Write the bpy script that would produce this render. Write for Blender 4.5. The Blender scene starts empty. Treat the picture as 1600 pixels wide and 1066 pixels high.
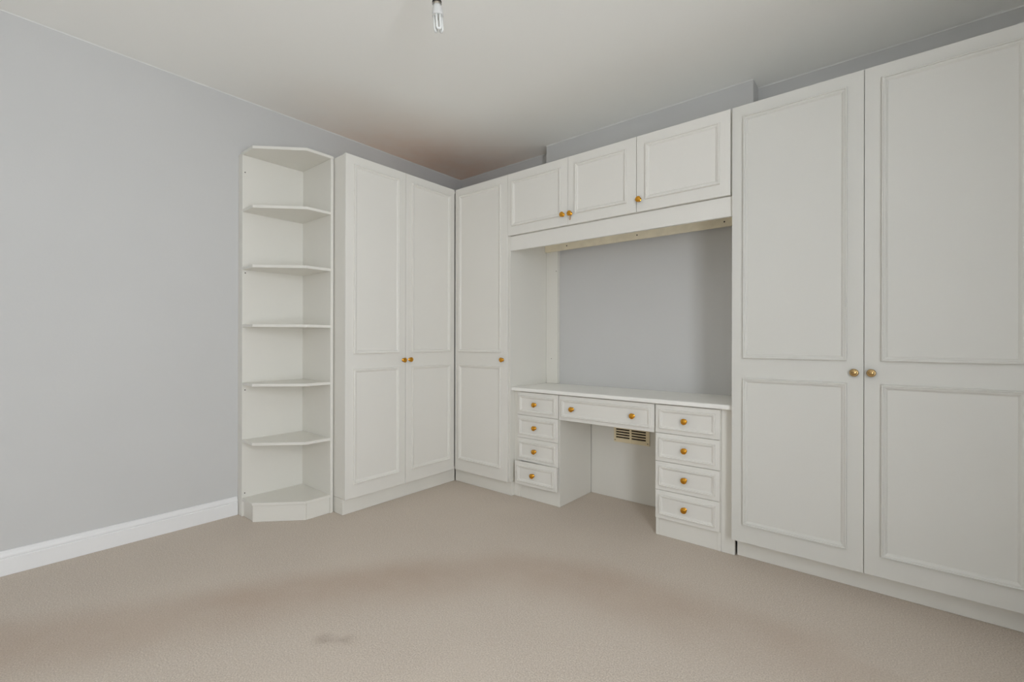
import bpy, bmesh, math, random
from mathutils import Vector, Matrix, noise

random.seed(4)
sc = bpy.context.scene
col = sc.collection

# ------------------------------------------------------------------ camera
F_PX, YAW, PITCH, ROLL = 725.71, 0.6894, 0.0003, 0.0022
CAM = Vector((2.5554, -2.4241, 1.0649))
cam_d = bpy.data.cameras.new('camera')
cam_d.sensor_width = 36.0
cam_d.sensor_fit = 'HORIZONTAL'
cam_d.lens = F_PX / 1600.0 * 36.0
cam_d.clip_start = 0.02
cam = bpy.data.objects.new('camera', cam_d)
col.objects.link(cam)
fwd = Vector((-math.sin(YAW) * math.cos(PITCH), math.cos(YAW) * math.cos(PITCH), math.sin(PITCH)))
rgt = Vector((math.cos(YAW), math.sin(YAW), 0))
upv = rgt.cross(fwd)
r2 = rgt * math.cos(ROLL) + upv * math.sin(ROLL)
u2 = -rgt * math.sin(ROLL) + upv * math.cos(ROLL)
M = Matrix((r2, u2, -fwd)).transposed().to_4x4()
M.translation = CAM
cam.matrix_world = M
sc.camera = cam

# ------------------------------------------------------------------ world, daylight, exposure
SKY = (0.93, 0.98, 1.04)
SKY_STRENGTH = 15.0
world = bpy.data.worlds.new('overcast_sky')
sc.world = world
world.use_nodes = True
bg = world.node_tree.nodes['Background']
bg.inputs['Color'].default_value = (*SKY, 1)
bg.inputs['Strength'].default_value = SKY_STRENGTH

# room shell extents (metres): corner of the door fronts is the origin
XL, XR = -0.555, 3.52          # left wall, window wall
YB, YF = 0.595, -4.05          # back wall, wall behind the camera
ZC = 2.555                     # ceiling
CHX0, CHX1, CHY = 0.500, 1.935, 0.475   # chimney breast
WIN_R = (-3.00, -2.00, 0.30, 2.20)      # window in the window wall: y0 y1 z0 z1

def portal(name, loc, rot, sx, sy):
    l = bpy.data.lights.new(name, 'AREA')
    l.shape = 'RECTANGLE'
    l.size, l.size_y = sx, sy
    l.cycles.is_portal = True
    o = bpy.data.objects.new(name, l)
    col.objects.link(o)
    o.location = loc
    o.rotation_euler = rot
portal('window_daylight', (XR + 0.10, (WIN_R[0] + WIN_R[1]) / 2, (WIN_R[2] + WIN_R[3]) / 2),
       (0, math.radians(90), 0), WIN_R[3] - WIN_R[2], WIN_R[1] - WIN_R[0])

sc.view_settings.view_transform = 'Standard'
sc.view_settings.look = 'None'
sc.view_settings.gamma = 1.0
sc.view_settings.use_curve_mapping = False
sc.view_settings.exposure = 0.0
sc.cycles.use_denoising = True
sc.cycles.use_adaptive_sampling = False
sc.cycles.max_bounces = 12
sc.cycles.diffuse_bounces = 8
sc.cycles.caustics_reflective = False
sc.cycles.caustics_refractive = False

# ------------------------------------------------------------------ materials
def srgb(r, g, b):
    f = lambda c: (c / 255 / 12.92) if c / 255 <= 0.04045 else ((c / 255 + 0.055) / 1.055) ** 2.4
    return (f(r), f(g), f(b), 1)

def new_mat(name):
    m = bpy.data.materials.new(name)
    m.use_nodes = True
    nt = m.node_tree
    return m, nt, nt.nodes['Principled BSDF']

def painted(name, rgb, rough=0.5, var=0.02, scale=6.0, bump=0.0, bscale=300.0, spec=0.4):
    """Plain paint or laminate: slight tone variation and fine relief."""
    m, nt, b = new_mat(name)
    N, L = nt.nodes, nt.links
    tc = N.new('ShaderNodeTexCoord')
    n = N.new('ShaderNodeTexNoise')
    n.inputs['Scale'].default_value = scale
    n.inputs['Detail'].default_value = 3
    L.new(tc.outputs['Object'], n.inputs['Vector'])
    ramp = N.new('ShaderNodeValToRGB')
    c = srgb(*rgb)
    ramp.color_ramp.elements[0].position = 0.3
    ramp.color_ramp.elements[1].position = 0.7
    ramp.color_ramp.elements[0].color = tuple(x * (1 - var) for x in c[:3]) + (1,)
    ramp.color_ramp.elements[1].color = tuple(min(1, x * (1 + var)) for x in c[:3]) + (1,)
    L.new(n.outputs['Fac'], ramp.inputs['Fac'])
    L.new(ramp.outputs['Color'], b.inputs['Base Color'])
    b.inputs['Roughness'].default_value = rough
    b.inputs['Specular IOR Level'].default_value = spec
    if bump:
        n2 = N.new('ShaderNodeTexNoise')
        n2.inputs['Scale'].default_value = bscale
        n2.inputs['Detail'].default_value = 4
        L.new(tc.outputs['Object'], n2.inputs['Vector'])
        bp = N.new('ShaderNodeBump')
        bp.inputs['Strength'].default_value = bump
        bp.inputs['Distance'].default_value = 0.002
        L.new(n2.outputs['Fac'], bp.inputs['Height'])
        L.new(bp.outputs['Normal'], b.inputs['Normal'])
    return m

M_DOOR = painted('cream_white_satin_foil', (229, 227, 221), 0.38, 0.008, 3.0)
M_DOOR_GREY = painted('pale_grey_white_foil', (217, 216, 210), 0.38, 0.008, 3.0)
M_PANEL = painted('white_melamine', (228, 226, 219), 0.42, 0.008, 3.0)
M_SHELF = painted('white_shelf_board', (227, 225, 218), 0.35, 0.008, 3.0)
M_LID = painted('white_painted_board', (244, 243, 238), 0.6, 0.01, 5.0)
M_TOP = painted('white_laminate_worktop', (244, 243, 238), 0.28, 0.01, 8.0)
M_WALL = painted('pale_grey_emulsion', (205, 205, 204), 0.85, 0.012, 2.0, 0.10, 120, 0.2)
M_SKIRT = painted('white_gloss_paint', (236, 236, 236), 0.35, 0.008, 4.0)
M_CAULK = painted('white_filler_bead', (232, 233, 230), 0.7, 0.02, 20.0)
M_WOOD = painted('bare_softwood', (238, 229, 206), 0.6, 0.06, 14.0, 0.1, 90)
M_CHIP = painted('raw_chipboard', (150, 112, 80), 0.8, 0.10, 60.0, 0.2, 200)
M_VENT = painted('cream_plastic_vent', (238, 224, 190), 0.4, 0.01, 5.0)
M_DARK = painted('dark_void', (40, 26, 14), 0.8, 0.05, 20.0)
M_SCREW = painted('dark_screw_head', (52, 46, 40), 0.5, 0.05, 40.0)
M_BULB = painted('white_fluorescent_glass', (222, 223, 220), 0.25, 0.005, 5.0)
M_BULBCASE = painted('white_bulb_plastic', (208, 208, 206), 0.4, 0.005, 5.0)
M_HOLDER = painted('white_lampholder_plastic', (222, 220, 217), 0.4, 0.005, 5.0)
M_RIM = painted('dark_holder_opening', (38, 34, 32), 0.6, 0.02, 5.0)
M_METALCAP = painted('dull_bulb_cap', (190, 180, 165), 0.4, 0.02, 30.0)

def brass(name, rgb, rough):
    m, nt, b = new_mat(name)
    N, L = nt.nodes, nt.links
    tc = N.new('ShaderNodeTexCoord')
    n = N.new('ShaderNodeTexNoise')
    n.inputs['Scale'].default_value = 160
    L.new(tc.outputs['Object'], n.inputs['Vector'])
    ramp = N.new('ShaderNodeValToRGB')
    c = srgb(*rgb)
    ramp.color_ramp.elements[0].color = tuple(x * 0.8 for x in c[:3]) + (1,)
    ramp.color_ramp.elements[1].color = c
    L.new(n.outputs['Fac'], ramp.inputs['Fac'])
    L.new(ramp.outputs['Color'], b.inputs['Base Color'])
    b.inputs['Metallic'].default_value = 1.0
    b.inputs['Roughness'].default_value = rough
    return m
M_BRASS = brass('polished_brass', (232, 168, 62), 0.22)
M_BRASS_OLD = brass('tarnished_brass', (190, 160, 112), 0.24)

def carpet_mat():
    m, nt, b = new_mat('beige_carpet')
    N, L = nt.nodes, nt.links
    tc = N.new('ShaderNodeTexCoord')
    def nz(scale, detail=3, rough=0.6):
        n = N.new('ShaderNodeTexNoise')
        n.inputs['Scale'].default_value = scale
        n.inputs['Detail'].default_value = detail
        n.inputs['Roughness'].default_value = rough
        L.new(tc.outputs['Object'], n.inputs['Vector'])
        return n
    def mix(a, bcol, fac):
        x = N.new('ShaderNodeMix')
        x.data_type = 'RGBA'
        L.new(fac, x.inputs['Factor'])
        if isinstance(a, tuple): x.inputs['A'].default_value = a
        else: L.new(a, x.inputs['A'])
        if isinstance(bcol, tuple): x.inputs['B'].default_value = bcol
        else: L.new(bcol, x.inputs['B'])
        return x.outputs['Result']
    def ramp(src, p0, p1, v0=0.0, v1=1.0):
        x = N.new('ShaderNodeMapRange')
        x.inputs['From Min'].default_value = p0
        x.inputs['From Max'].default_value = p1
        x.inputs['To Min'].default_value = v0
        x.inputs['To Max'].default_value = v1
        L.new(src, x.inputs['Value'])
        return x.outputs['Result']
    fine = nz(200, 4, 0.75)
    mid = nz(45, 3)
    big = nz(2.2, 4)
    base = mix(srgb(166, 152, 138), srgb(232, 221, 208), ramp(fine.outputs['Fac'], 0.3, 0.7))
    base = mix(base, srgb(196, 181, 164), ramp(mid.outputs['Fac'], 0.45, 0.75, 0, 0.35))
    base = mix(base, srgb(212, 200, 186), ramp(big.outputs['Fac'], 0.4, 0.7, 0, 0.30))
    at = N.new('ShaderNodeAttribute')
    at.attribute_name = 'dark_band'
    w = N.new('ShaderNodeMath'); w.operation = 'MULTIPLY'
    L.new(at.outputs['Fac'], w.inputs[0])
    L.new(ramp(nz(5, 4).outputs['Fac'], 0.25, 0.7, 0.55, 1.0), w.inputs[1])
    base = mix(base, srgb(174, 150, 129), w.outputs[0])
    at2 = N.new('ShaderNodeAttribute')
    at2.attribute_name = 'spot'
    base = mix(base, srgb(132, 112, 94), at2.outputs['Fac'])
    L.new(base, b.inputs['Base Color'])
    b.inputs['Roughness'].default_value = 0.95
    b.inputs['Specular IOR Level'].default_value = 0.1
    b.inputs['Sheen Weight'].default_value = 0.15
    bp = N.new('ShaderNodeBump')
    bp.inputs['Strength'].default_value = 0.35
    bp.inputs['Distance'].default_value = 0.004
    L.new(fine.outputs['Fac'], bp.inputs['Height'])
    L.new(bp.outputs['Normal'], b.inputs['Normal'])
    return m
M_CARPET = carpet_mat()

def ceiling_mat():
    m, nt, b = new_mat('white_ceiling_emulsion')
    N, L = nt.nodes, nt.links
    tc = N.new('ShaderNodeTexCoord')
    mp = N.new('ShaderNodeMapping')
    mp.inputs['Scale'].default_value = (1.0, 1.0, 1.0)
    mp.inputs['Rotation'].default_value = (0, 0, math.radians(35))
    L.new(tc.outputs['Object'], mp.inputs['Vector'])
    st = N.new('ShaderNodeTexNoise')
    st.inputs['Scale'].default_value = 7
    st.inputs['Detail'].default_value = 5
    L.new(mp.outputs['Vector'], st.inputs['Vector'])
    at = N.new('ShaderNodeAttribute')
    at.attribute_name = 'corner_tint'
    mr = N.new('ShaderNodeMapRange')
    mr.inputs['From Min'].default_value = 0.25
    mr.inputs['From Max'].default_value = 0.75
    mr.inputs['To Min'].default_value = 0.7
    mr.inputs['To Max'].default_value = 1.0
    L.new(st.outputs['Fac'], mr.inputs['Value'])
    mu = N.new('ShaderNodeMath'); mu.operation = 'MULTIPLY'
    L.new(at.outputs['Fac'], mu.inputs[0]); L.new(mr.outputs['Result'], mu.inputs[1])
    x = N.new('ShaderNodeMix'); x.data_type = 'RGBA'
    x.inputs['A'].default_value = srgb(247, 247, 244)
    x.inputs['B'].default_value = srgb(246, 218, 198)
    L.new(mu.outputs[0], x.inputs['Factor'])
    L.new(x.outputs['Result'], b.inputs['Base Color'])
    b.inputs['Roughness'].default_value = 0.9
    b.inputs['Specular IOR Level'].default_value = 0.15
    return m
M_CEIL = ceiling_mat()

def glass_mat():
    m = bpy.data.materials.new('window_glass')
    m.use_nodes = True
    nt = m.node_tree
    N, L = nt.nodes, nt.links
    N.clear()
    out = N.new('ShaderNodeOutputMaterial')
    tr = N.new('ShaderNodeBsdfTransparent')
    gl = N.new('ShaderNodeBsdfGlossy')
    gl.inputs['Roughness'].default_value = 0.02
    mx = N.new('ShaderNodeMixShader')
    mx.inputs['Fac'].default_value = 0.06
    L.new(tr.outputs[0], mx.inputs[1]); L.new(gl.outputs[0], mx.inputs[2])
    L.new(mx.outputs[0], out.inputs['Surface'])
    return m
M_GLASS = glass_mat()

# ------------------------------------------------------------------ helpers
ORG = {}

def link(name, me, mat, parent=None, origin=(0, 0, 0), smooth=False):
    o = bpy.data.objects.new(name, me)
    col.objects.link(o)
    me.materials.append(mat)
    if smooth:
        for p in me.polygons: p.use_smooth = True
    origin = Vector(origin)
    if parent is not None:
        o.parent = parent
        o.location = origin - ORG[parent]
    else:
        o.location = origin
    ORG[o] = origin
    return o

def from_bm(name, bm, mat, parent=None, origin=None, smooth=False, recalc=True):
    """bm is in world coordinates; origin defaults to the base centre."""
    if recalc:
        bmesh.ops.recalc_face_normals(bm, faces=bm.faces[:])
    if origin is None:
        xs = [v.co for v in bm.verts]
        lo = Vector((min(c.x for c in xs), min(c.y for c in xs), min(c.z for c in xs)))
        hi = Vector((max(c.x for c in xs), max(c.y for c in xs), max(c.z for c in xs)))
        origin = Vector(((lo.x + hi.x) / 2, (lo.y + hi.y) / 2, lo.z))
    origin = Vector(origin)
    bmesh.ops.translate(bm, vec=-origin, verts=bm.verts[:])
    me = bpy.data.meshes.new(name)
    bm.to_mesh(me)
    bm.free()
    return link(name, me, mat, parent, origin, smooth)

def add_box(bm, x0, x1, y0, y1, z0, z1):
    vs = [bm.verts.new((x, y, z)) for x in (x0, x1) for y in (y0, y1) for z in (z0, z1)]
    for f in ((0, 1, 3, 2), (4, 6, 7, 5), (0, 4, 5, 1), (2, 3, 7, 6), (0, 2, 6, 4), (1, 5, 7, 3)):
        bm.faces.new([vs[i] for i in f])

def box(name, x0, x1, y0, y1, z0, z1, mat, parent=None, bevel=0.0015):
    bm = bmesh.new()
    add_box(bm, min(x0, x1), max(x0, x1), min(y0, y1), max(y0, y1), z0, z1)
    bmesh.ops.recalc_face_normals(bm, faces=bm.faces[:])
    if bevel:
        bmesh.ops.bevel(bm, geom=bm.edges[:], offset=bevel, segments=2, affect='EDGES', profile=0.5)
    return from_bm(name, bm, mat, parent)

def prism(name, pts, z0, z1, mat, parent=None, bevel=0.0015):
    bm = bmesh.new()
    lo = [bm.verts.new((x, y, z0)) for x, y in pts]
    hi = [bm.verts.new((x, y, z1)) for x, y in pts]
    bm.faces.new(lo); bm.faces.new(hi)
    n = len(pts)
    for i in range(n):
        bm.faces.new((lo[i], lo[(i + 1) % n], hi[(i + 1) % n], hi[i]))
    bmesh.ops.recalc_face_normals(bm, faces=bm.faces[:])
    if bevel:
        bmesh.ops.bevel(bm, geom=bm.edges[:], offset=bevel, segments=2, affect='EDGES', profile=0.5)
    return from_bm(name, bm, mat, parent)

def thing(name, loc, label, cat, group=None):
    o = bpy.data.objects.new(name, None)
    o.empty_display_size = 0.1
    col.objects.link(o)
    o.location = loc
    ORG[o] = Vector(loc)
    return tag(o, label, cat, group)

def tag(o, label, cat, group=None):
    o['label'] = label
    o['category'] = cat
    if group: o['group'] = group
    return o

def struct(o):
    o['kind'] = 'structure'
    return o

# a front's local frame: u along its width, n out of its face, z up
class Plane:
    def __init__(s, axis, at):
        s.axis, s.at = axis, at
    def p(s, u, n, z):
        return Vector((u, s.at - n, z)) if s.axis == 'y' else Vector((s.at + n, u, z))

MOULD = [(0.0, -0.0002), (0.0002, 0.0085), (0.0014, 0.0122), (0.0042, 0.0135), (0.0070, 0.0124),
         (0.0078, 0.0078), (0.0120, 0.0082), (0.0152, 0.0066), (0.0186, 0.0028), (0.0204, 0.0016), (0.0212, -0.0002)]

def moulding(parent, pl, u0, u1, z0, z1, k=1.0, n0=0.0, mat=None):
    bm = bmesh.new()
    rings = []
    for d, h in MOULD:
        d *= k; h = h * k + n0
        rings.append([bm.verts.new(pl.p(u, h, z)) for u, z in
                      ((u0 + d, z0 + d), (u1 - d, z0 + d), (u1 - d, z1 - d), (u0 + d, z1 - d))])
    rings.append(rings[0])
    for a, b in zip(rings, rings[1:]):
        for i in range(4):
            bm.faces.new((a[i], a[(i + 1) % 4], b[(i + 1) % 4], b[i]))
    return from_bm('moulding', bm, mat or M_DOOR, parent)

KNOB = [(0.0, 0.0), (0.0120, 0.0), (0.0125, 0.0015), (0.0110, 0.0030), (0.0070, 0.0045), (0.0058, 0.0070),
        (0.0062, 0.0100), (0.0098, 0.0125), (0.0140, 0.0150), (0.0160, 0.0180), (0.0162, 0.0200),
        (0.0150, 0.0222), (0.0128, 0.0236), (0.0118, 0.0232), (0.0100, 0.0240), (0.0060, 0.0262), (0.0, 0.0270)]

def lathe_bm(profile, to_world, seg=24):
    bm = bmesh.new()
    rings = []
    for r, h in profile:
        if r < 1e-6:
            rings.append([bm.verts.new(to_world(0, 0, h))])
        else:
            rings.append([bm.verts.new(to_world(r * math.cos(2 * math.pi * i / seg), r * math.sin(2 * math.pi * i / seg), h))
                          for i in range(seg)])
    for a, b in zip(rings, rings[1:]):
        for i in range(seg):
            j = (i + 1) % seg
            q = [a[i % len(a)], a[j % len(a)], b[j % len(b)], b[i % len(b)]]
            s = []
            for v in q:
                if v not in s: s.append(v)
            if len(s) >= 3: bm.faces.new(s)
    return bm

def knob(parent, pl, u, z, mat, k=1.0, n0=0.0):
    bm = lathe_bm(KNOB, lambda a, b, h: pl.p(u + a * k, n0 + h * k, z + b * k))
    return from_bm('knob', bm, mat, parent, origin=pl.p(u, n0, z), smooth=True)

def board(name, pl, u0, u1, z0, z1, t, mat, parent, bevel=0.002):
    a, b = pl.p(u0, 0, z0), pl.p(u1, -t, z1)
    return box(name, a.x, b.x, a.y, b.y, z0, z1, mat, parent, bevel)

def door(parent, pl, u0, u1, z0, z1, rects, kn, kmat=None, t=0.018, mat=None):
    d = board('door', pl, u0, u1, z0, z1, t, mat or M_DOOR, parent, 0.0022)
    for (a, b, c, e) in rects:
        moulding(d, pl, a, b, c, e, mat=mat)
    for (u, z) in kn:
        knob(d, pl, u, z, kmat or M_BRASS)
    return d

# ------------------------------------------------------------------ the room
def dark_band_at(x, y):  # soft darker band along a bent line across the carpet
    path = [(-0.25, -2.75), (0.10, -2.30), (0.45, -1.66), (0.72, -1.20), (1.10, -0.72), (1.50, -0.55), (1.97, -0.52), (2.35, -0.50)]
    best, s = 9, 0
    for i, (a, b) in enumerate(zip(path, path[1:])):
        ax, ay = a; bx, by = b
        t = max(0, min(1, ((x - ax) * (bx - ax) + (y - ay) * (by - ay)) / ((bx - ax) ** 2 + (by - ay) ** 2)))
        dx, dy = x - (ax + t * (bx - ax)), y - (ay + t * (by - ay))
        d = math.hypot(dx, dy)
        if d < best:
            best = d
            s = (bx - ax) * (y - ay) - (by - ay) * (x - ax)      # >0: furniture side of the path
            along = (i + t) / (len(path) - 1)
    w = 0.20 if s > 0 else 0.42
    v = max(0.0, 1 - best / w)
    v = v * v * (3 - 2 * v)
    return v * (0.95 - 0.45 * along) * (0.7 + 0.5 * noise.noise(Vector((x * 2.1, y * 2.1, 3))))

def spot_at(x, y):
    v = 0
    for sx, sy, r, k in ((0.985, -1.575, 0.040, 0.5), (1.05, -1.52, 0.035, 0.42), (1.02, -1.548, 0.03, 0.25)):
        d = math.hypot(x - sx, y - sy) + 0.012 * noise.noise(Vector((x * 40, y * 40, 0)))
        v = max(v, k * max(0, 1 - d / r))
    return v

def grid_mesh(name, x0, x1, y0, y1, z, step, up, attrs, mat, zf=None):
    nx, ny = int(round((x1 - x0) / step)), int(round((y1 - y0) / step))
    vs, fs = [], []
    for j in range(ny + 1):
        for i in range(nx + 1):
            x, y = x0 + (x1 - x0) * i / nx, y0 + (y1 - y0) * j / ny
            vs.append((x, y, z + (zf(x, y) if zf else 0)))
    for j in range(ny):
        for i in range(nx):
            a = j * (nx + 1) + i
            q = (a, a + 1, a + nx + 2, a + nx + 1)
            fs.append(q if up else q[::-1])
    me = bpy.data.meshes.new(name)
    me.from_pydata(vs, [], fs)
    for an, fn in attrs.items():
        at = me.attributes.new(an, 'FLOAT', 'POINT')
        for k, v in enumerate(vs):
            at.data[k].value = fn(v[0], v[1])
    o = link(name, me, mat)
    return struct(o)

floor = grid_mesh('floor', XL, XR, YF, YB, 0.0, 0.025, True, {'dark_band': dark_band_at, 'spot': spot_at}, M_CARPET)
bmf = bmesh.new()
add_box(bmf, XL - 0.1, XR + 0.1, YF - 0.1, YB + 0.1, -0.12, -0.012)
from_bm('subfloor', bmf, M_CHIP, floor, origin=(0, 0, -0.12))

def corner_tint_at(x, y):
    # brown tint spreading along both walls from the corner
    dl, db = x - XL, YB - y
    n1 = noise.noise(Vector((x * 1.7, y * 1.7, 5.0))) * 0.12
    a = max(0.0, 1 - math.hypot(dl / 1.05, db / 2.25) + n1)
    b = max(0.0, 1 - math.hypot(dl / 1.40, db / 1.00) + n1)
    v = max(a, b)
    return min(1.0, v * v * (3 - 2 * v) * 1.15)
ceiling = grid_mesh('ceiling', XL, XR, YF, YB, ZC, 0.04, False, {'corner_tint': corner_tint_at}, M_CEIL)

struct(box('wall_left', XL - 0.12, XL, YF - 0.12, YB + 0.12, 0, ZC, M_WALL, None, 0))
struct(box('wall_back', XL, XR, YB, YB + 0.12, 0, ZC, M_WALL, None, 0))
struct(box('wall_chimney_breast', CHX0, CHX1, CHY, YB - 0.001, 0, ZC - 0.001, M_WALL, None, 0.003))

def holed_wall(name, axis, at, t, a0, a1, hole, mat):
    """Wall slab with one rectangular opening; axis is the wall's normal axis."""
    h0, h1, z0, z1 = hole
    bm = bmesh.new()
    for (u0, u1, c0, c1) in ((a0, h0, 0, ZC), (h1, a1, 0, ZC), (h0, h1, 0, z0), (h0, h1, z1, ZC)):
        if axis == 'x': add_box(bm, at, at + t, u0, u1, c0, c1)
        else: add_box(bm, u0, u1, at - t, at, c0, c1)
    return struct(from_bm(name, bm, mat))
wr = holed_wall('wall_right', 'x', XR, 0.14, YF - 0.12, YB + 0.12, WIN_R, M_WALL)
struct(box('wall_front', XL, XR, YF - 0.14, YF, 0, ZC, M_WALL, None, 0))

def window(name, axis, at, hole, n):
    """Casement window: outer frame, mullions and one pane per light."""
    h0, h1, z0, z1 = hole
    root = bpy.data.objects.new(name, None)
    col.objects.link(root)
    sgn = 1 if axis == 'x' else -1
    c = (h0 + h1) / 2
    root.location = (at, c, z0) if axis == 'x' else (c, at, z0)
    ORG[root] = Vector(root.location)
    struct(root)
    def bx(nm, u0, u1, n0, n1, c0, c1, mat, bev=0.002):
        lo, hi = at + sgn * n0, at + sgn * n1
        if axis == 'x': return box(nm, lo, hi, u0, u1, c0, c1, mat, root, bev)
        return box(nm, u0, u1, lo, hi, c0, c1, mat, root, bev)
    w = 0.045
    bx('window_frame', h0, h0 + w, 0.03, 0.09, z0, z1, M_SKIRT)
    bx('window_frame', h1 - w, h1, 0.03, 0.09, z0, z1, M_SKIRT)
    bx('window_frame', h0 + w, h1 - w, 0.03, 0.09, z0, z0 + w, M_SKIRT)
    bx('window_frame', h0 + w, h1 - w, 0.03, 0.09, z1 - w, z1, M_SKIRT)
    for i in range(1, n):
        u = h0 + (h1 - h0) * i / n
        bx('mullion', u - 0.03, u + 0.03, 0.03, 0.09, z0 + w, z1 - w, M_SKIRT)
    for i in range(n):
        u0 = h0 + (h1 - h0) * i / n + 0.032 + (0.014 if i == 0 else 0)
        u1 = h0 + (h1 - h0) * (i + 1) / n - 0.032 - (0.014 if i == n - 1 else 0)
        bx('pane', u0, u1, 0.058, 0.062, z0 + w, z1 - w, M_GLASS, 0)
    bx('window_sill', h0 - 0.04, h1 + 0.04, -0.08, -0.001, z0 - 0.03, z0, M_SKIRT)
window('window_1', 'x', XR, WIN_R, 2)

# a plain panelled door behind the camera
d1 = box('door_1', 0.35, 1.15, YF + 0.002, YF + 0.042, 0.004, 2.0, M_SKIRT, None, 0.003)
struct(d1)
for (a, b, c, e) in ((0.45, 0.70, 1.05, 1.88), (0.80, 1.05, 1.05, 1.88), (0.45, 0.70, 0.2, 0.9), (0.80, 1.05, 0.2, 0.9)):
    class _P(Plane):
        def p(s, u, n, z): return Vector((u, s.at + n, z))
    moulding(d1, _P('y', YF + 0.042), a, b, c, e, mat=M_SKIRT)
for i, (a, b, c, e) in enumerate(((0.27, 0.345, 0, 2.08), (1.155, 1.23, 0, 2.08), (0.345, 1.155, 2.005, 2.08))):
    struct(box('trim_%d' % (i + 1), a, b, YF + 0.001, YF + 0.024, c + 0.001, e, M_SKIRT, None, 0.003))

def skirting(name, run):
    """Skirting board with a moulded top; run gives (a, b, frame function)."""
    prof = [(0, 0.001), (0.015, 0.001), (0.015, 0.0745), (0.0100, 0.0775), (0.0105, 0.0800), (0.0135, 0.0830), (0.0130, 0.0900),
            (0.0085, 0.100), (0.0075, 0.108), (0.004, 0.111), (0, 0.111)]
    a, b, fn = run
    bm = bmesh.new()
    A = [bm.verts.new(fn(a, n, z)) for n, z in prof]
    B = [bm.verts.new(fn(b, n, z)) for n, z in prof]
    k = len(prof)
    for i in range(k):
        bm.faces.new((A[i], A[(i + 1) % k], B[(i + 1) % k], B[i]))
    bm.faces.new(A); bm.faces.new(B)
    return struct(from_bm(name, bm, M_SKIRT))
skirting('baseboard_left', (YF + 0.02, -1.2985, lambda u, n, z: Vector((XL + 0.0005 + n, u, z))))
skirting('baseboard_right', (YF + 0.02, -0.05, lambda u, n, z: Vector((XR - 0.0005 - n, u, z))))
skirting('baseboard_front', (1.24, XR - 0.03, lambda u, n, z: Vector((u, YF + 0.0005 + n, z))))

# filler beads painted along the ceiling line
def bead(name, p, q, n):
    """Thin uneven bead from p to q where wall meets ceiling; n points out of the wall."""
    p, q, n = Vector(p), Vector(q), Vector(n)
    k = max(2, int((q - p).length / 0.05))
    bm = bmesh.new()
    prev = None
    for i in range(k + 1):
        c = p.lerp(q, i / k)
        s = 0.0045 + 0.0025 * noise.noise(c * 9)
        ring = [bm.verts.new(c), bm.verts.new(c + n * s), bm.verts.new(c - Vector((0, 0, s)))]
        if prev:
            for j in range(3):
                bm.faces.new((prev[j], prev[(j + 1) % 3], ring[(j + 1) % 3], ring[j]))
        else:
            bm.faces.new(ring)
        prev = ring
    bm.faces.new(prev)
    return struct(from_bm(name, bm, M_CAULK))
e = 0.0006
bead('trim_4', (XL + e, YF, ZC - e), (XL + e, YB, ZC - e), (1, 0, 0))
bead('trim_5', (XL, YB - e, ZC - e), (CHX0, YB - e, ZC - e), (0, -1, 0))
bead('trim_6', (CHX0, CHY - e, ZC - e), (CHX1, CHY - e, ZC - e), (0, -1, 0))
bead('trim_7', (CHX1, YB - e, ZC - e), (XR, YB - e, ZC - e), (0, -1, 0))

# ------------------------------------------------------------------ wardrobes
YP = Plane('y', 0.0)
XP = Plane('x', 0.0)
ZT, ZD = 2.201, 0.101          # door top and bottom
UP, LO = (0.985, 2.146), (0.187, 0.891)
T = 0.018

def carcass(parent, x0, x1, y0, y1, z0, z1, plinth=None, facing='y', floor_z=0.001):
    """Hollow carcass of 18 mm boards behind the doors; open towards them."""
    box('side_panel', x0, x0 + T, y0, y1, floor_z, z1, M_PANEL, parent) if facing == 'y' else \
        box('side_panel', x0, x1, y0, y0 + T, floor_z, z1, M_PANEL, parent)
    box('side_panel', x1 - T, x1, y0, y1, floor_z, z1, M_PANEL, parent) if facing == 'y' else \
        box('side_panel', x0, x1, y1 - T, y1, floor_z, z1, M_PANEL, parent)
    e = 0.0005
    if facing == 'y':
        box('top_panel', x0 + T + e, x1 - T - e, y0, y1 - 0.008, z1 - T, z1, M_LID, parent, 0)
        box('bottom_panel', x0 + T + e, x1 - T - e, y0, y1 - 0.008, z0, z0 + T, M_PANEL, parent, 0)
        box('back_panel', x0 + T + e, x1 - T - e, y1 - 0.007, y1, z0, z1, M_PANEL, parent, 0)
    else:
        box('top_panel', x0 + 0.008, x1, y0 + T + e, y1 - T - e, z1 - T, z1, M_LID, parent, 0)
        box('bottom_panel', x0 + 0.008, x1, y0 + T + e, y1 - T - e, z0, z0 + T, M_PANEL, parent, 0)
        box('back_panel', x0, x0 + 0.007, y0 + T + e, y1 - T - e, z0, z1, M_PANEL, parent, 0)

# double wardrobe on the left wall (faces +x)
w1 = thing('wardrobe', (-0.28, -0.45, 0), 'tall white double wardrobe beside the open shelf unit, two brass knobs', 'wardrobe')
carcass(w1, XL + 0.001, -0.020, -0.900, 0.040, 0.099, ZT - 0.002, facing='x', floor_z=0.101)
box('plinth', XL + 0.02, -0.038, -0.898, 0.036, 0.001, 0.098, M_PANEL, w1, 0.001)
door(w1, XP, -0.9025, -0.4570, ZD, ZT, [(-0.849, -0.510, *UP), (-0.849, -0.510, *LO)], [(-0.4755, 0.936)])
door(w1, XP, -0.4540, -0.0060, ZD, ZT, [(-0.406, -0.053, *UP), (-0.406, -0.053, *LO)], [(-0.4225, 0.938)])

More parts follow.
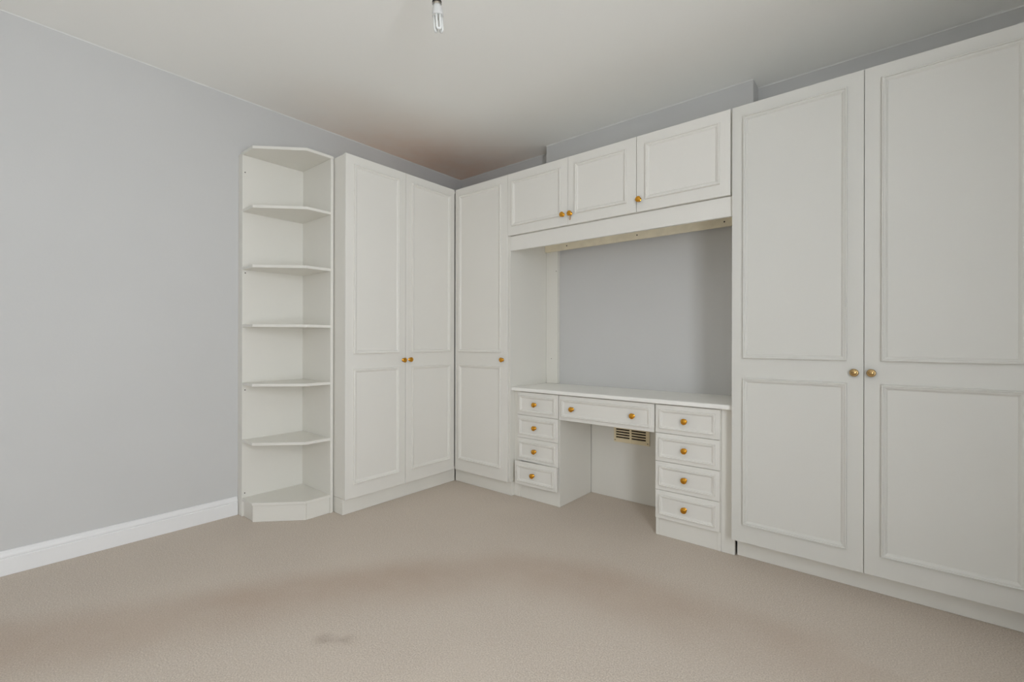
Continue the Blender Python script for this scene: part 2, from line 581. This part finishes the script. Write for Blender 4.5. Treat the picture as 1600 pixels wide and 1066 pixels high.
# single-door corner wardrobe (faces -y)
w2 = thing('corner_wardrobe', (0.26, 0.30, 0), 'narrow single-door white wardrobe in the room corner, brass knob', 'wardrobe')
carcass(w2, 0.001, 0.526, 0.0195, 0.470, 0.099, ZT - 0.002, floor_z=0.101)
box('plinth', -0.034, 0.5015, 0.042, 0.060, 0.001, 0.098, M_PANEL, w2, 0.001)
box('end_panel', 0.5030, 0.5260, 0.040, 0.470, 0.001, 0.0995, M_PANEL, w2, 0.001)
door(w2, YP, 0.0020, 0.5145, ZD, ZT, [(0.047, 0.459, *UP), (0.047, 0.459, *LO)], [(0.474, 0.936)])

# double wardrobe at the right end
w3 = thing('wardrobe', (2.455, 0.30, 0), 'wide white double wardrobe beside the dressing table, two tarnished brass knobs', 'wardrobe')
carcass(w3, 1.944, 2.968, 0.0195, 0.588, 0.099, ZT - 0.002, floor_z=0.101)
box('plinth', 1.950, 2.968, 0.082, 0.100, 0.001, 0.098, M_PANEL, w3, 0.001)
door(w3, YP, 1.9425, 2.4553, ZD, ZT, [(1.993, 2.399, *UP), (1.993, 2.399, *LO)], [(2.424, 0.936)], M_BRASS_OLD, mat=M_DOOR_GREY)
door(w3, YP, 2.4569, 2.9690, ZD, ZT, [(2.512, 2.916, *UP), (2.512, 2.916, *LO)], [(2.481, 0.937)], M_BRASS_OLD, mat=M_DOOR_GREY)

# overhead cupboards bridging the recess
OZ = 1.782
UPB = (1.842, 2.147)
o1 = thing('overhead_cupboard', (0.98, 0.24, OZ), 'white double-door overhead cupboard next to the corner wardrobe', 'cupboard')
carcass(o1, 0.5275, 1.4465, 0.0195, 0.472, OZ + 0.014, ZT - 0.002, floor_z=OZ + 0.014)
door(o1, YP, 0.5165, 0.9975, OZ, ZT, [(0.556, 0.950, *UPB)], [(0.966, 1.849)])
dk = door(o1, YP, 0.9995, 1.4460, OZ, ZT, [(1.053, 1.391, *UPB)], [(1.021, 1.847)])
# small drop ring hanging under that knob
bm = bmesh.new()
SEG, RS = 20, 8
rg = []
for i in range(SEG):
    a = 2 * math.pi * i / SEG
    cx, cz = 1.018 + 0.0055 * math.cos(a), 1.8205 + 0.011 * math.sin(a)
    rg.append([bm.verts.new((cx + 0.0012 * math.cos(a) * math.cos(b), -0.0045 + 0.0012 * math.sin(b), cz + 0.0012 * math.sin(a) * math.cos(b)))
               for b in [2 * math.pi * j / RS for j in range(RS)]])
for i in range(SEG):
    for j in range(RS):
        bm.faces.new((rg[i][j], rg[(i + 1) % SEG][j], rg[(i + 1) % SEG][(j + 1) % RS], rg[i][(j + 1) % RS]))
from_bm('drop_ring', bm, M_BRASS, dk, smooth=True)
o2 = thing('overhead_cupboard', (1.69, 0.24, OZ), 'white single-door overhead cupboard next to the wide double wardrobe', 'cupboard')
carcass(o2, 1.4480, 1.9420, 0.0195, 0.472, OZ + 0.014, ZT - 0.002, floor_z=OZ + 0.014)
door(o2, YP, 1.4490, 1.9345, OZ, ZT, [(1.502, 1.887, *UPB)], [(1.466, 1.847)])

pm = thing('pelmet', (1.235, 0.03, 1.68), 'long plain white pelmet board below the overhead cupboards', 'pelmet')
box('fascia', 0.5275, 1.9410, 0.0180, 0.0360, 1.681, 1.779, M_DOOR, pm, 0.0015)
box('cleat', 0.5275, 1.9410, 0.0365, 0.0560, 1.752, 1.779, M_PANEL, pm, 0.001)

bt = thing('batten', (1.235, 0.44, 1.728), 'pale wooden batten under the overhead cupboards across the recess', 'batten')
box('rail', 0.5275, 1.9420, 0.4230, 0.4400, 1.730, 1.7945, M_WOOD, bt, 0.001)
def screw(parent, pos, axis, r=0.004, name='screw', mat=None):
    pl = Plane('y', pos[1]) if axis == 'y' else Plane('x', pos[0])
    u, z = (pos[0], pos[2]) if axis == 'y' else (pos[1], pos[2])
    bm = lathe_bm([(0, -0.001), (r, -0.001), (r, 0.0004), (r * 0.75, 0.0012), (0, 0.0014)], lambda a, b, h: pl.p(u + a, h, z + b), 12)
    return from_bm(name, bm, mat or M_SCREW, parent)
for x in (0.72, 1.26, 1.795):
    screw(bt, (x, 0.4230, 1.757), 'y', 0.0045)

sb = thing('scribe_board', (0.58, 0.455, 0.752), 'narrow upright white board in the recess beside the corner wardrobe', 'board')
box('upright', 0.5275, 0.6290, 0.4410, 0.4735, 0.7515, 1.7945, M_PANEL, sb, 0.0015)
for z in (0.935, 1.585):
    screw(sb, (0.617 if z > 1 else 0.575, 0.4410, z), 'y', 0.003)

# ------------------------------------------------------------------ dressing table
DY = 0.047                      # drawer front face
DP = Plane('y', DY)
ROWS = [(0.5675, 0.7205), (0.4130, 0.5655), (0.2565, 0.4110), (0.1005, 0.2545)]

def drawer(parent, u0, u1, z0, z1, knobs, m=0.022, depth=0.36):
    f = board('drawer', DP, u0, u1, z0, z1, T, M_DOOR, parent, 0.002)
    moulding(f, DP, u0 + m, u1 - m, z0 + m + 0.001, z1 - m - 0.001, 0.85)
    for (u, z) in knobs:
        knob(f, DP, u, z, M_BRASS, 1.0, 0.0)
    y0 = DY + T + 0.0005
    bm = bmesh.new()
    s = 0.030
    h1 = z1 - 0.03
    add_box(bm, u0 + s, u0 + s + 0.012, y0, y0 + depth, z0 + 0.012, h1)
    add_box(bm, u1 - s - 0.012, u1 - s, y0, y0 + depth, z0 + 0.012, h1)
    add_box(bm, u0 + s + 0.012, u1 - s - 0.012, y0 + depth - 0.012, y0 + depth, z0 + 0.012, h1)
    add_box(bm, u0 + s + 0.012, u1 - s - 0.012, y0, y0 + depth - 0.012, z0 + 0.012, z0 + 0.018)
    from_bm('drawer_box', bm, M_PANEL, f)
    return f

def pedestal(x0, x1, label, fill, kx, inner):
    t = thing('drawer_pedestal', ((x0 + x1) / 2, 0.26, 0), label, 'drawers')
    yb = 0.4630
    yf = DY + T + 0.0005
    box('side_panel', x0, x0 + T, yf, yb, 0.001, 0.7245, M_PANEL, t, 0.0012)
    box('side_panel', x1 - T, x1, yf, yb, 0.001, 0.7245, M_PANEL, t, 0.0012)
    box('back_panel', x0 + T, x1 - T, yb - 0.007, yb, 0.10, 0.7245, M_PANEL, t, 0)
    box('plinth', x0 + T + 0.0006, x1 - T - 0.0006, yf + 0.002, yf + 0.018, 0.001, 0.0995, M_PANEL, t, 0.001)
    box('filler_strip', fill[0], fill[1], yf + 0.0005, yf + 0.019, 0.001, 0.7245, M_PANEL, t, 0.001)
    return t

p1 = pedestal(0.5660, 0.9020, 'four-drawer white pedestal beside the corner wardrobe, lowest drawer slightly open', (0.5275, 0.5650), 0.714, 'r')
p2 = pedestal(1.5370, 1.8780, 'four-drawer white pedestal beside the wide wardrobe, all drawers shut', (1.8790, 1.9415), 1.699, 'l')
for i, (z0, z1) in enumerate(ROWS):
    d = drawer(p1, 0.5670, 0.8990, z0, z1, [(0.7170 if i < 3 else 0.7175, (z0 + z1) / 2 - 0.001)])
    if i == 3:                  # left ajar, hanging slightly askew
        d.location.y -= 0.021
        d.location.z += 0.0015
        d.rotation_euler.z = math.radians(2.2)
    drawer(p2, 1.5410, 1.8760, z0, z1, [(1.701, (z0 + z1) / 2 - 0.001)])

kd = thing('kneehole_drawer', (1.219, 0.24, 0.562), 'wide shallow white drawer over the kneehole with two brass knobs', 'drawer')
drawer(kd, 0.9055, 1.5335, 0.5640, 0.7205, [(1.006, 0.641), (1.409, 0.642)])
for x0, x1 in ((0.9030, 0.9200), (1.5190, 1.5360)):
    box('runner', x0, x1, DY + T + 0.001, 0.44, 0.66, 0.7245, M_PANEL, kd, 0.001)

wt = thing('worktop', (1.235, 0.25, 0.726), 'long white laminate worktop of the dressing table', 'worktop')
bm = bmesh.new()
pr = [(0.4735, 0.7260), (0.0320, 0.7260), (0.0290, 0.7275), (0.0275, 0.7310), (0.0275, 0.7430), (0.0295, 0.7480), (0.0340, 0.7503), (0.4735, 0.7503)]
A = [bm.verts.new((0.5275, y, z)) for y, z in pr]
B = [bm.verts.new((1.9415, y, z)) for y, z in pr]
for i in range(len(pr)):
    j = (i + 1) % len(pr)
    bm.faces.new((A[i], A[j], B[j], B[i]))
bm.faces.new(A); bm.faces.new(B)
from_bm('slab', bm, M_TOP, wt)

kp = thing('back_board', (1.219, 0.468, 0), 'plain white board closing the back of the kneehole', 'panel')
box('sheet', 0.9035, 1.5355, 0.4640, 0.4730, 0.001, 0.7245, M_PANEL, kp, 0.0008)

vt = thing('vent_grille', (1.2075, 0.462, 0.385), 'cream plastic louvred vent on the kneehole back board', 'vent')
VX0, VX1, VZ0, VZ1 = 1.082, 1.333, 0.386, 0.520
yv0, yv1 = 0.4560, 0.4632
box('backing', VX0 + 0.004, VX1 - 0.004, 0.4622, 0.4636, VZ0 + 0.004, VZ1 - 0.004, M_DARK, vt, 0)
SX = [(1.0965, 1.1950), (1.2085, 1.3085)]
box('frame_bar', VX0, SX[0][0], yv0, yv1 - 0.0012, VZ0, VZ1, M_VENT, vt, 0.001)
box('frame_bar', SX[1][1], VX1, yv0, yv1 - 0.0012, VZ0, VZ1, M_VENT, vt, 0.001)
box('frame_bar', SX[0][1], SX[1][0], yv0, yv1 - 0.0012, VZ0, VZ1, M_VENT, vt, 0.001)
zs = [0.4185 + 0.0175 * i for i in range(6)]       # slot centres
for (a, b) in SX:
    box('frame_bar', a, b, yv0, yv1 - 0.0012, VZ0, zs[0] - 0.0045, M_VENT, vt, 0.0006)
    for i in range(5):
        box('slat', a, b, yv0 + 0.0005, yv1 - 0.0012, zs[i] + 0.0045, zs[i + 1] - 0.0045, M_VENT, vt, 0.0008)
    box('frame_bar', a, b, yv0, yv1 - 0.0012, zs[-1] + 0.0045, VZ1, M_VENT, vt, 0.0006)
for x in (1.0905, 1.3215):
    for z in (0.3995, 0.508):
        screw(vt, (x, yv0, z), 'y', 0.0032)

# ------------------------------------------------------------------ open shelf unit
su = thing('open_shelf_unit', (-0.33, -1.10, 0), 'tall white open shelf unit with angled shelves against the grey wall', 'shelf unit')
SX0, SXF = -0.486, -0.130       # inner face of the wall panel, front edge of the side panel
SYA, SYB = -1.2965, -0.9255     # front edge of the wall panel, inner face of the side panel
SZT = 2.2060
box('back_panel', SX0 - T, SX0, SYA, SYB + T, 0.001, SZT - 0.0175, M_SHELF, su, 0.0012)
box('scribe_batten', XL + 0.001, SX0 - T - 0.001, SYA + 0.002, SYA + 0.040, 0.001, SZT - 0.006, M_PANEL, su, 0.001)
box('side_panel', SX0 + 0.0003, SXF, SYB, SYB + T, 0.001, SZT - 0.0175, M_SHELF, su, 0.0012)
PLAN = [(SX0 + 0.0005, SYB - 0.0005), (SX0 + 0.0005, SYA + 0.001), (-0.3420, SYA + 0.001), (SXF + 0.0005, -1.0790), (SXF + 0.0005, SYB - 0.0005)]
TOPP = [(SX0 - T, SYB + T), (SX0 - T, SYA), (-0.3420, SYA), (SXF + 0.001, -1.0790), (SXF + 0.001, SYB + T)]
prism('shelf', TOPP, SZT - 0.0170, SZT, M_SHELF, su)
for z in (1.859, 1.510, 1.161, 0.811, 0.4655, 0.1140):
    prism('shelf', PLAN, z - 0.0165, z, M_SHELF, su)
# plinth boards follow the shelf edge, set a little back
pz = 0.0970
b_ = 0.006
def strip(pa, pb, t=0.015):
    pa, pb = Vector(pa), Vector(pb)
    d = (pb - pa).normalized()
    n = Vector((-d.y, d.x))
    return [tuple(pa), tuple(pb), tuple(pb + n * t), tuple(pa + n * t)]
prism('plinth', strip((SX0 + 0.001, SYA + 0.012), (-0.3450 - 0.0166, SYA + 0.012)), 0.001, pz, M_SHELF, su, 0.001)
prism('plinth', strip((-0.3450, SYA + b_), (SXF - b_, -1.0780 + 0.003)), 0.001, pz, M_SHELF, su, 0.001)
prism('plinth', strip((SXF - b_, -1.0745 + 0.003), (SXF - b_, SYB - 0.001)), 0.001, pz, M_SHELF, su, 0.001)
for y, z in ((-1.282, 2.085), (-1.280, 1.475), (-1.280, 0.765), (-1.280, 0.140)):
    screw(su, (SX0, y, z), 'x', 0.0035, 'screw_hole')

# ------------------------------------------------------------------ ceiling pendant
PX, PY = 1.222, -1.262
pd = thing('pendant_lamp', (PX, PY, ZC), 'bare white compact fluorescent bulb hanging from the ceiling on a short flex', 'lamp')
def axial(cx, cy, cz):
    return lambda a, b, h: Vector((cx + a, cy + b, cz - h))
from_bm('ceiling_rose', lathe_bm([(0, 0.0005), (0.042, 0.0005), (0.044, 0.006), (0.040, 0.016), (0.022, 0.024), (0.008, 0.028), (0.0, 0.028)],
        axial(PX, PY, ZC), 28), M_HOLDER, pd, smooth=True)
from_bm('flex', lathe_bm([(0, 0.026), (0.0035, 0.026), (0.0035, 0.154), (0, 0.154)], axial(PX, PY, ZC), 12), M_HOLDER, pd, smooth=True)
HZ = ZC - 0.149                # holder hangs from here; tilts a little
hold = from_bm('lampholder', lathe_bm([(0, 0), (0.007, 0.0), (0.011, 0.012), (0.0165, 0.026), (0.0172, 0.070), (0.0165, 0.0725), (0.0150, 0.0725), (0.0148, 0.060), (0.0, 0.060)],
        axial(PX, PY, HZ), 28), M_HOLDER, pd, origin=(PX, PY, HZ), smooth=True)
from_bm('holder_rim', lathe_bm([(0.0149, 0.0600), (0.0166, 0.0735), (0.0174, 0.0735), (0.0174, 0.0660)], axial(PX, PY, HZ), 28), M_RIM, hold, smooth=True)
from_bm('bulb_cap', lathe_bm([(0, 0.0610), (0.0108, 0.0610), (0.0110, 0.0790), (0.0, 0.0790)], axial(PX, PY, HZ), 24), M_METALCAP, hold, smooth=True)
from_bm('bulb_base', lathe_bm([(0, 0.0780), (0.0125, 0.0780), (0.0150, 0.0830), (0.0190, 0.0960), (0.0212, 0.1120), (0.0214, 0.1200), (0.0200, 0.1215), (0, 0.1215)],
        axial(PX, PY, HZ), 28), M_BULBCASE, hold, smooth=True)

def tube_bm(bm, path, r, seg=10):
    prev = None
    for i, p in enumerate(path):
        t = (path[min(i + 1, len(path) - 1)] - path[max(i - 1, 0)]).normalized()
        a = t.orthogonal().normalized() if prev is None else (pa - t * pa.dot(t)).normalized()
        pa = a
        b = t.cross(a)
        ring = [bm.verts.new(p + (a * math.cos(2 * math.pi * k / seg) + b * math.sin(2 * math.pi * k / seg)) * r) for k in range(seg)]
        if prev:
            for k in range(seg):
                bm.faces.new((prev[k], prev[(k + 1) % seg], ring[(k + 1) % seg], ring[k]))
        else:
            bm.faces.new(ring)
        prev = ring
    bm.faces.new(prev)

R0, RT, LEN = 0.0125, 0.0047, 0.058
for k in range(3):              # three U-bent tubes
    th = YAW + math.radians(-78 + 120 * k)
    c = Vector((PX + R0 * math.cos(th), PY + R0 * math.sin(th), 0))
    tv = Vector((-math.sin(th), math.cos(th), 0)) * 0.0066
    zt, zb = HZ - 0.119, HZ - 0.1215 - LEN + 0.0066 + RT
    path = [c + tv + Vector((0, 0, zt)), c + tv + Vector((0, 0, (zt + zb) / 2)), c + tv + Vector((0, 0, zb))]
    for s in range(1, 8):
        a = math.pi * s / 8
        path.append(c + tv * math.cos(a) + Vector((0, 0, zb - 0.0066 * math.sin(a))))
    path += [c - tv + Vector((0, 0, zb)), c - tv + Vector((0, 0, (zt + zb) / 2)), c - tv + Vector((0, 0, zt))]
    bm = bmesh.new()
    tube_bm(bm, path, RT)
    from_bm('bulb_tube', bm, M_BULB, hold, smooth=True)
hold.rotation_mode = 'AXIS_ANGLE'
hold.rotation_axis_angle = (math.radians(-4.0), *fwd)
